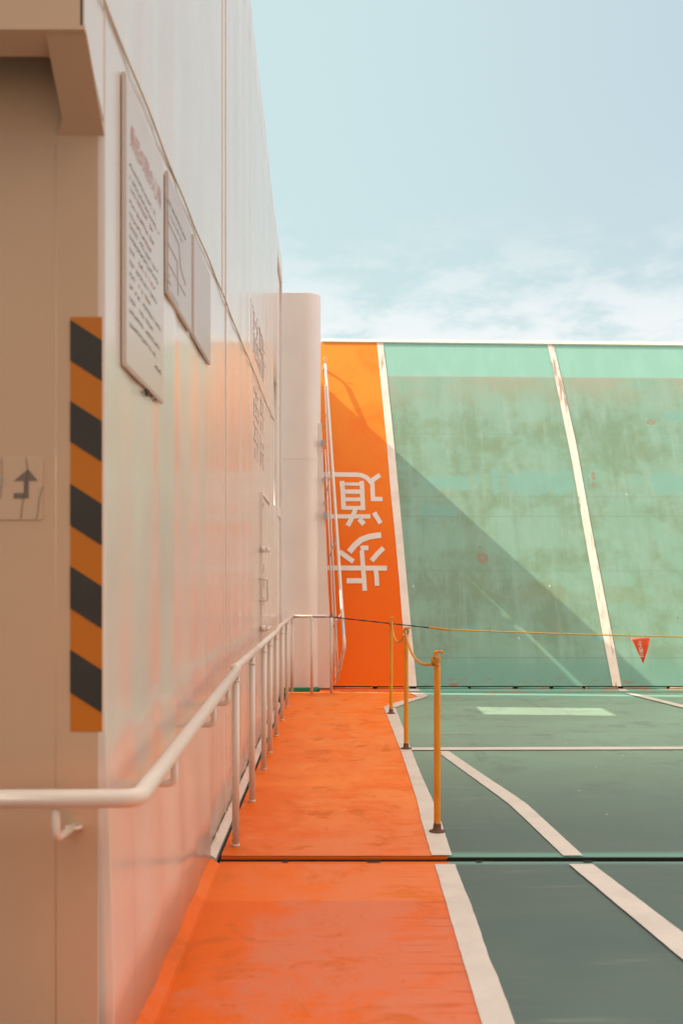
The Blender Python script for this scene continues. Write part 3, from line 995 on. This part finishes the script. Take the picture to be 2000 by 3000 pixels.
for i in range(26):
    y = 3.72 + random.gauss(.06, .06); z = 2.25 + random.uniform(-.035, .0)
    tube(bm, [(WX + .008, y, z), (WX + .016, y + random.uniform(-.02, .02), z + random.uniform(-.015, .015))], .002, 4)
obj('nest_debris', bm, M['crack'], s, label='dark debris stuck under the bottom edge')['kind'] = 'stuff'
s = wall_sign(4.22, 4.90, 2.735, 3.225, 'middle wall notice with faint grey map lines between two other notices', M['sign2'])
bm = B()
rows(bm, 4.17, 4.70, 3.10, .022); rows(bm, 4.17, 4.6, 3.06, .012)
for (a, b_, c, d) in ((4.17, 3.02, 4.5, 3.02), (4.5, 3.02, 4.55, 2.93), (4.2, 2.93, 4.45, 2.93), (4.2, 2.85, 4.7, 2.85), (4.55, 2.93, 4.7, 2.90), (4.45, 2.93, 4.48, 2.79)):
    tube(bm, [(SX, a, b_), (SX, c, d)], .0012, 4)
rows(bm, 4.17, 4.3, 2.80, .014); rows(bm, 4.17, 4.28, 2.77, .014); rows(bm, 4.17, 4.5, 2.745, .010)
obj('printed_lines', bm, M['grey_ink'], s, recalc=False)
s = wall_sign(4.99, 5.667, 2.74, 3.225, 'plain faded grey notice, farthest of the three on the wall', M['sign2'])

# raised letters on the wall
def glyph(bm, y0, y1, z0, z1, kind):
    w_ = (y1 - y0); h = z1 - z0; t = .035
    def bar(a, b, c, d): box(bm, WX + .001, WX + .0052, y0 + a * w_, y0 + b * w_, z0 + c * h, z0 + d * h)
    tt = t / w_; th = t / h
    if kind == 0:
        bar(0, tt, .1, .9); bar(0, 1, .9, .9 + th); bar(1 - tt, 1, .1, .9); bar(.1, .9, .45, .45 + th); bar(.45, .45 + tt, .0, 1.0)
    elif kind == 1:
        bar(0, 1, .75, .75 + th); bar(.45, .45 + tt, .05, 1); bar(0, .9, .4, .4 + th); bar(0, tt, 0, .4); bar(1 - tt, 1, 0, .45); bar(.1, 1, .05, .05 + th)
    elif kind == 2:
        bar(0, 1, .95, .95 + th * .8); bar(.2, .2 + tt, .5, .95); bar(.75, .75 + tt, 0, .95); bar(0, 1, .5, .5 + th); bar(.2, .2 + tt, 0, .3)
    else:
        bar(0, tt, 0, 1); bar(tt, 1, .8, .8 + th); bar(tt, 1, .5, .5 + th); bar(1 - tt, 1, .0, .8); bar(.3, .3 + tt, .15, .5)
lt = thing('raised_lettering', 'two columns of worn raised letters on the white wall before the door', 'lettering', (WX, 9.5, 3.8))
for i in range(4):
    y0 = 8.62 + i * .50
    bm = B(); glyph(bm, y0, y0 + .40, 3.50, 3.92, i)
    obj('letter', bm, M['letters'], lt, bev=.006)
for i, (y0, w_) in enumerate(((8.95, .55), (9.75, .42))):
    for j in range(2):
        bm = B(); glyph(bm, y0, y0 + w_, 2.62 + .36 * (1 - j), 2.92 + .36 * (1 - j), (i + j + 1) % 4)
        obj('letter', bm, M['letters'], lt, bev=.006)

# steel door in the wall
dr = thing('steel_door', 'white steel door in the deckhouse wall with dogs and a grab handle', 'door', (WX, 10.2, .2))
DY0, DY1 = 9.77, 10.75
bm = B(); box(bm, WX + .002, WX + .020, DY0, DY1, .28, 2.32); obj('leaf', bm, M['wall'], dr, bev=.004)
bm = B()
for a, b, c, d in ((DY0 - .035, DY0 - .012, .22, 2.38), (DY1 + .012, DY1 + .035, .22, 2.38), (DY0 - .012, DY1 + .012, 2.35, 2.38), (DY0 - .012, DY1 + .012, .22, .25)):
    box(bm, WX - .002, WX + .024, a, b, c, d)
obj('door_frame', bm, M['white'], dr, bev=.003)
bm = B()
for a, b, c, d in ((DY0 - .0115, DY0 - .0005, .25, 2.35),): box(bm, WX - .002, WX + .0045, a, b, c, d)
obj('gap_seal', bm, M['rust'], dr)
for z in (1.83, 1.08):
    bm = B()
    lathe_c = (0, 0, 0)
    tube(bm, [(WX + .0, DY0 - .03, z), (WX + .045, DY0 - .02, z)], .030, 14)
    tube(bm, [(WX + .045, DY0 - .02, z), (WX + .065, DY0 + .05, z - .01), (WX + .085, DY0 + .16, z + .012)], .016, 10, rs=[.024, .018, .011])
    obj('dog', bm, M['rail'], dr)
bm = B()
tube(bm, bend([(WX, DY0 - .10, 1.55), (WX + .075, DY0 - .08, 1.55), (WX + .075, DY0 - .08, 1.345), (WX, DY0 - .10, 1.345)], .03), .011, 10)
obj('grab_handle', bm, M['rail'], dr)
bm = B()
for z0, z1 in ((1.60, 1.68), (1.66, 1.66), (1.46, 1.56), (1.30, 1.36)):
    box(bm, WX + .0205, WX + .022, DY0 + .10, DY0 + .13, z0, z1 + .01)
box(bm, WX + .0205, WX + .023, DY0 + .02, DY0 + .09, 2.24, 2.28)
obj('sticker', bm, M['rust'], dr)

# ------------------------------------------------------------ pillar, bulwark, wing
pil = thing('pillar', 'tall cream steel pillar with rounded corner at the end of the wall', 'pillar', (-.45, 14.3, 0))
PY = 14.12; PXR = -.188; PR = .22; PZ = 5.50
def rounded(x0, x1, y0, y1, r, n=10):
    out = [(x0, y0)]
    for i in range(n + 1):
        a = -math.pi / 2 + math.pi / 2 * i / n
        out.append((x1 - r + r * math.cos(a), y0 + r + r * math.sin(a)))
    out += [(x1, y1), (x0, y1)]
    return out
def extrude(bm, prof, z0, z1):
    a = [bm.verts.new((x, y, z0)) for x, y in prof]; b = [bm.verts.new((x, y, z1)) for x, y in prof]
    n = len(prof)
    for i in range(n):
        f = bm.faces.new((a[i], a[(i + 1) % n], b[(i + 1) % n], b[i]))
    bm.faces.new(a[::-1]); bm.faces.new(b)
bm = B()
pr = rounded(-1.2, PXR, PY, PY + .5, PR)
extrude(bm, pr, .05, PZ)
po = obj('shaft', bm, M['pillar'], pil, bev=.004)
bm = B(); extrude(bm, rounded(-1.2, PXR + .004, PY - .004, PY + .5, PR), -.03, .049); obj('green_base', bm, M['greenband'], pil)
bm = B(); extrude(bm, rounded(-1.2, PXR + .003, PY - .003, PY + .5, PR), 3.205, 3.217); obj('weld_ring', bm, M['pillar'], pil)

bw = thing('side_bulwark', 'cream bulwark behind the pillar, largely unseen, shaped to shade the ramp', 'bulwark', (-.7, 15.9, 0))  # hidden plate, its top and slit shaped to shade the ramp
bm = B()
BT = 5.22
SL = 4.27
def bx2(y0, y1, z0, z1): box(bm, -.74, -.69, y0, y1, z0, z1)
bx2(PY + .5, 17.6, -.3, 4.14); 
bx2(PY + .5, 14.66, 4.14, BT); bx2(15.80, 17.6, 4.14, BT)
bx2(14.66, 15.80, SL + .018, BT); bx2(15.03, 15.07, 4.14, SL + .018)
# sloping sill of the slit cut for sun streaks (lower towards the near side)
prism(bm, [(-.74, 14.66, 4.14), (-.74, 15.0, 4.14), (-.74, 15.0, 4.20), (-.74, 14.66, 4.145)], (.05, 0, 0))
prism(bm, [(-.74, 15.10, 4.14), (-.74, 15.80, 4.14), (-.74, 15.80, 4.27), (-.74, 15.10, 4.21)], (.05, 0, 0))
obj('plate', bm, M['pillar'], bw)
bm = B()
for pts in ([(942, 1240), (948, 1400), (960, 1700), (968, 1850), (972, 2016), (925, 2016), (925, 1240)],):
    prism(bm, [at(x, y, 14.22) for x, y in pts], (0, .05, 0))
obj('wing_plate', bm, M['pillar'], bw, bev=.003)
bm = B()
for y, h in ((1290, 18), (1400, 10), (1500, 22), (1470, 6)):
    p = at(944 + (y - 1270) * .04, y, 14.17)
    bm = B()
    box(bm, p.x - .02, p.x + .03, 14.14, 14.21, p.z - h * .0045, p.z)
    obj('bracket', bm, M['tape'], bw)

# ------------------------------------------------------------ folded railing of the ramp
rr_ = thing('ramp_railing', 'white folded railing leaning up along the orange edge of the ramp', 'railing', (0, 14.3, 0))
a0 = at(984, 2006, 14.02); a1 = at(1009, 1895, 13.50); a2 = at(953, 1062, 16.72); a3 = at(944, 1100, 16.9)
bm = B(); tube(bm, bend([a0, a1, a2, a3], .09, 6), .023, 12); tr = obj('top_rail', bm, M['rail'], rr_)
bm = B(); tube(bm, [a1.lerp(a2, .035), a1.lerp(a2, .075)], .0245, 12, False); obj('tape', bm, M['tape'], tr)
bm = B(); tube(bm, [a1.lerp(a2, .93), a1.lerp(a2, .965)], .0245, 12, False); obj('tape', bm, M['tape'], tr)
mids = []
for (x0, y0, d0, x1, y1, d1) in ((990, 1968, 13.75, 951, 1130, 16.60), (983, 1985, 13.95, 946, 1180, 16.66)):
    p, q = at(x0, y0, d0), at(x1, y1, d1); mids.append((p, q))
    bm = B(); tube(bm, [p, q], .012, 10); obj('mid_rail', bm, M['rail'], rr_)
for t in (.10, .34, .58, .82):
    p = a1.lerp(a2, t); q = mids[1][0].lerp(mids[1][1], min(1, t + .06))
    bm = B(); tube(bm, [p, q + (q - p) * .25], .013, 8); obj('strut', bm, M['rail'], rr_)
bm = B(); tube(bm, [a2 + Vector((0, 0, .02)) + Vector((.03 * math.cos(t * .7), 0, .035 + .035 * math.sin(t * .7))) for t in range(10)], .005, 6); obj('ring', bm, M['rail'], rr_)

# ------------------------------------------------------------ handrail along the wall
RX = -.568
hr = thing('handrail', 'white pipe handrail rounding the corner and running along the walkway', 'handrail', (RX, 5.93, 0))
rail_r = .0235
bm = B()
e0 = (-2.6, 2.97, .905); e1 = (RX, 2.97, .913); e2 = (RX, 5.90, 1.012)
tube(bm, bend([e0, e1, e2], .05, 8), .0275, 16); obj('near_rail', bm, M['rail'], hr)
bm = B()
tube(bm, bend([(RX, 5.86, .985), (RX, 5.93, 1.035), (RX, 7.5, 1.035)], .03), rail_r, 14)
tube(bm, bend([(RX, 7.5, 1.035), (RX, 10.2, 1.03), (RX, 10.6, 1.055), (RX, 13.9, 1.04)], .1), rail_r, 14)
tube(bm, [(RX, 13.9, 1.04), (-.03, 13.9, 1.042)], .021, 14)
sph = bmesh.ops.create_uvsphere(bm, u_segments=16, v_segments=10, radius=.0325, matrix=Matrix.Translation((RX, 5.93, 1.03)))
for v in sph['verts']:
    for f in v.link_faces: f.smooth = True
sph = bmesh.ops.create_uvsphere(bm, u_segments=16, v_segments=10, radius=.030, matrix=Matrix.Translation((RX, 13.9, 1.04)))
for v in sph['verts']:
    for f in v.link_faces: f.smooth = True
obj('far_rail', bm, M['rail'], hr)
bm = B(); tube(bm, [(-.30, 13.9, 1.042), (-.11, 13.9, 1.042)], .0222, 14, False); obj('tape', bm, M['tape'], hr)
for yy in (5.93, 7.11, 8.32, 9.11, 10.07, 11.2, 12.4, 13.9):
    bm = B(); tube(bm, [(RX, yy, .0), (RX, yy, 1.02)], .0215, 14)
    tube(bm, [(RX, yy, .955), (RX, yy, .965)], .0235, 14)
    tube(bm, [(RX, yy, .004), (RX, yy, .016)], .0245, 12)
    obj('post', bm, M['rail'], hr)
for xx in (-.30, -.035):
    bm = B(); tube(bm, [(xx, 13.9, .0), (xx, 13.9, 1.04)], .0205, 14); obj('post', bm, M['rail'], hr)
for yy in (3.65, 4.84, 5.48):
    z = .913 + (1.012 - .913) * (yy - 2.97) / 2.93
    bm = B(); tube(bm, bend([(RX, yy, z - .015), (RX, yy, z - .115), (WX - .01, yy, z - .115)], .025), .0135, 10); obj('bracket', bm, M['rail'], hr)
bm = B(); tube(bm, bend([(-.805, 2.97, .89), (-.805, 2.97, .795), (-.79, FY + .01, .795)], .03), .012, 10)
lathe(bm, [(.026, -.004), (.026, .004)], (-.79, FY - .006, .795)); obj('bracket', bm, M['rail'], hr)

# ------------------------------------------------------------ stanchions
pos = [(.629, 6.25), (.654, 9.30), (.654, 11.74)]
labels = ['nearest yellow rope post, rusty foot on the white line, rope knotted at its neck',
          'middle yellow rope post between the nearest and the farthest one',
          'farthest yellow rope post, standing where the white line turns']
def stanchion(x, y, label):
    t = thing('stanchion', label, 'post', (x, y, 0), 'yellow rope posts along the walkway line')
    bm = B()
    lathe(bm, [(.020, .0), (.0205, .03), (.0205, 1.00), (.018, 1.035), (.011, 1.05), (.011, 1.06)], (x, y, 0), 18)
    obj('pole', bm, M['stan'], t)
    bm = B()
    lathe(bm, [(.050, .0085), (.050, .013), (.040, .017), (.026, .022), (.024, .05), (.021, .06)], (x, y, 0), 20)
    obj('foot', bm, M['rust'], t)
    bm = B()
    tube(bm, bend([(x - .004, y, 1.03), (x - .014, y, 1.085), (x - .018, y, 1.105), (x + .030, y + .004, 1.108), (x + .036, y + .004, 1.095)], .018), .0075, 8)
    tube(bm, bend([(x + .014, y, 1.02), (x + .014, y, 1.07), (x - .004, y, 1.10)], .02), .006, 8)
    obj('hook', bm, M['stan'], t)
    return t
ts = [stanchion(x, y, l) for (x, y), l in zip(pos, labels)]
def knot(bm, c):
    c = Vector(c)
    rnd = random.Random(3)
    for i in range(4):
        ph = i * .9
        pts = []
        for j in range(15):
            a = 2 * math.pi * j / 14 + ph
            pts.append(c + Vector((.019 * math.cos(a), .022 * math.sin(a), .009 * i - .012 + .010 * math.sin(a * 2 + ph))))
        strands(bm, pts, .0075, .02, 2, 5)
def sag(p, q, s, n=28, skew=1.0):
    p, q = Vector(p), Vector(q); out = []
    for i in range(n + 1):
        t = i / n; u = t ** skew
        v = p.lerp(q, t); v.z -= 4 * s * u * (1 - u); out.append(v)
    return out
A, Bp, Cp = [Vector((x, y, 0)) for x, y in pos]
bm = B()
p0 = Bp + Vector((0, -.01, 1.05)); p1 = A + Vector((-.02, .01, 1.035))
strands(bm, sag(p0, p1, .115, 40, .8), .010, .035, 3, 6)
knot(bm, A + Vector((-.012, -.006, 1.045)))
ring = [Bp + Vector((.022 * math.cos(a), -.012, 1.075 + .026 * math.sin(a))) for a in [2 * math.pi * i / 16 for i in range(17)]]
strands(bm, ring, .007, .02, 2, 5)
tag(obj('rope', bm, M['rope_y']), 'yellow rope hanging between the nearest and the middle post', 'rope')
bm = B()
p0 = Cp + Vector((.008, -.01, 1.05)); p1 = Bp + Vector((-.02, .01, 1.03))
strands(bm, sag(p0, p1, .14, 30, .8), .009, .035, 3, 6)
knot(bm, Cp + Vector((0, -.006, 1.035)))
tag(obj('rope', bm, M['rope_y']), 'yellow rope hanging between the middle and the farthest post', 'rope')

# long rope across the deck with a flag
RD = 13.72
q = [at(966, 1807, RD), at(1110, 1823, RD), at(1265, 1840, RD)]
bar = thing('barrier_rope', 'long twisted rope across the deck in front of the ramp, black at its left end', 'rope', q[0])
bm = B(); strands(bm, q, .007, .34, 2, 6, .0055); 
strands(bm, [(-.02, 13.88, 1.05), (-.03, 13.90, 1.075), (-.05, 13.87, 1.05), q[0]], .008, .05, 2, 5)
obj('black_section', bm, M['rope_k'], bar)
q2 = [at(1255, 1839, RD), at(1310, 1845, RD), at(1640, 1857, RD), at(2000, 1866, RD)]
X0, z0 = q2[-1].x, q2[-1].z
for i in range(1, 9):
    X = X0 + (11.9 - X0) * i / 8
    q2.append(Vector((X, RD, z0 - .012 * (X - X0) + .0075 * (X - X0) ** 2)))
bm = B(); strands(bm, q2, .008, .065, 2, 6, .0062, [0]); 
yy_ = obj('yellow_section', bm, M['rope_y'], bar)
bm = B(); strands(bm, q2, .008, .065, 2, 6, .0062, [1]); strands(bm, [at(1290, 1843, RD), at(1325, 1846, RD)], .011, .09, 2, 5)
obj('olive_strand', bm, M['rope_g'], bar)
bm = B(); strands(bm, [at(1255, 1838, RD), at(1312, 1845, RD)], .016, .09, 3, 5); obj('splice', bm, M['rope_y'], bar)

FD = RD - .015
fg = thing('warning_flag', 'small red triangular pennant with white kanji hanging from the long rope', 'flag', at(1873, 1866, FD))
def fz(p, q_): return (1780 + p / 7.127, 1820 + q_ / 7.127)
c0, c1, c2 = [at(*fz(*p), FD) for p in ((482, 362), (878, 345), (730, 882))]
bm = B()
n = 14; rowsv = []
for i in range(n + 1):
    t = i / n; row = []
    for j in range(n + 1):
        u = j / n
        p = c0.lerp(c1, u).lerp(c2, t * (1 if t < 1 else .995))
        w_ = .012 * math.sin(u * 5.5 + t * 3) * (1 - t * .5) + (.022 * max(0, u - .55) * 2 * math.sin(t * 3.1))
        p.y -= w_
        row.append(bm.verts.new(p))
    rowsv.append(row)
for i in range(n):
    for j in range(n):
        f = bm.faces.new((rowsv[i][j], rowsv[i][j + 1], rowsv[i + 1][j + 1], rowsv[i + 1][j])); f.smooth = True
o = obj('cloth', bm, M['flag'], fg, recalc=False)
so = o.modifiers.new('t', 'SOLIDIFY'); so.thickness = .002; so.offset = 0
bm = B()
cx0 = None
for i, ch in enumerate('立入禁止'):
    b = text(ch, .060, .0008)
    xs = [v.co.x for v in b.verts]; ysv = [v.co.y for v in b.verts]
    mx, my = (min(xs) + max(xs)) / 2, (min(ysv) + max(ysv)) / 2
    cpx = fz(662 + i * 14, 450 + i * 84)
    c = at(*cpx, FD - .022)
    bmesh.ops.transform(b, matrix=Matrix(((1, 0, 0, c.x - mx), (0, 0, -1, c.y), (0, 1, 0, c.z - my), (0, 0, 0, 1))), verts=b.verts)
    me = bpy.data.meshes.new('g'); b.to_mesh(me); b.free(); bm.from_mesh(me); bpy.data.meshes.remove(me)
obj('kanji_print', bm, M['flagchar'], fg, recalc=False)

# notches and dirt in the deck joint
bm = B()
for px, w_ in ((835, .03), (1095, .07), (1405, .03), (1725, .05)):
    p = on_floor(px, 2524, 0)
    prism(bm, [(p.x - w_ / 2, JY0 - .03, ZN + .0045), (p.x + w_ / 2, JY0 - .026, ZN + .0045), (p.x + w_ * .6, JY0 + .001, ZN + .0045), (p.x - w_ * .6, JY0 + .001, ZN + .0045)], (0, 0, -.0002))
o = structure('joint_notch', bm, M['dark'])

# ------------------------------------------------------------ the rest of the ship, out of the frame, placed for bounce light and shade
op = thing('opposite_deckhouse', 'long sunlit white deckhouse along the other side of the deck', 'building', (12.2, 5, 0))
bm = B(); box(bm, 12.0, 12.4, -6, 19, -.3, 5.4); obj('wall', bm, M['pillar'], op)
bm = B(); box(bm, 12.395, 12.45, -6, 19, 5.4, 5.5); obj('roof_edge', bm, M['cream'], op)
sp = thing('blocker', 'cream superstructure added unseen behind the viewer to shade the near end', 'building', (4, -4, 0))  # unseen wall added to darken the cabin front and near deck
bm = B(); box(bm, -6, 12.4, -6.4, -6, -.3, 9); obj('wall', bm, M['beige'], sp)
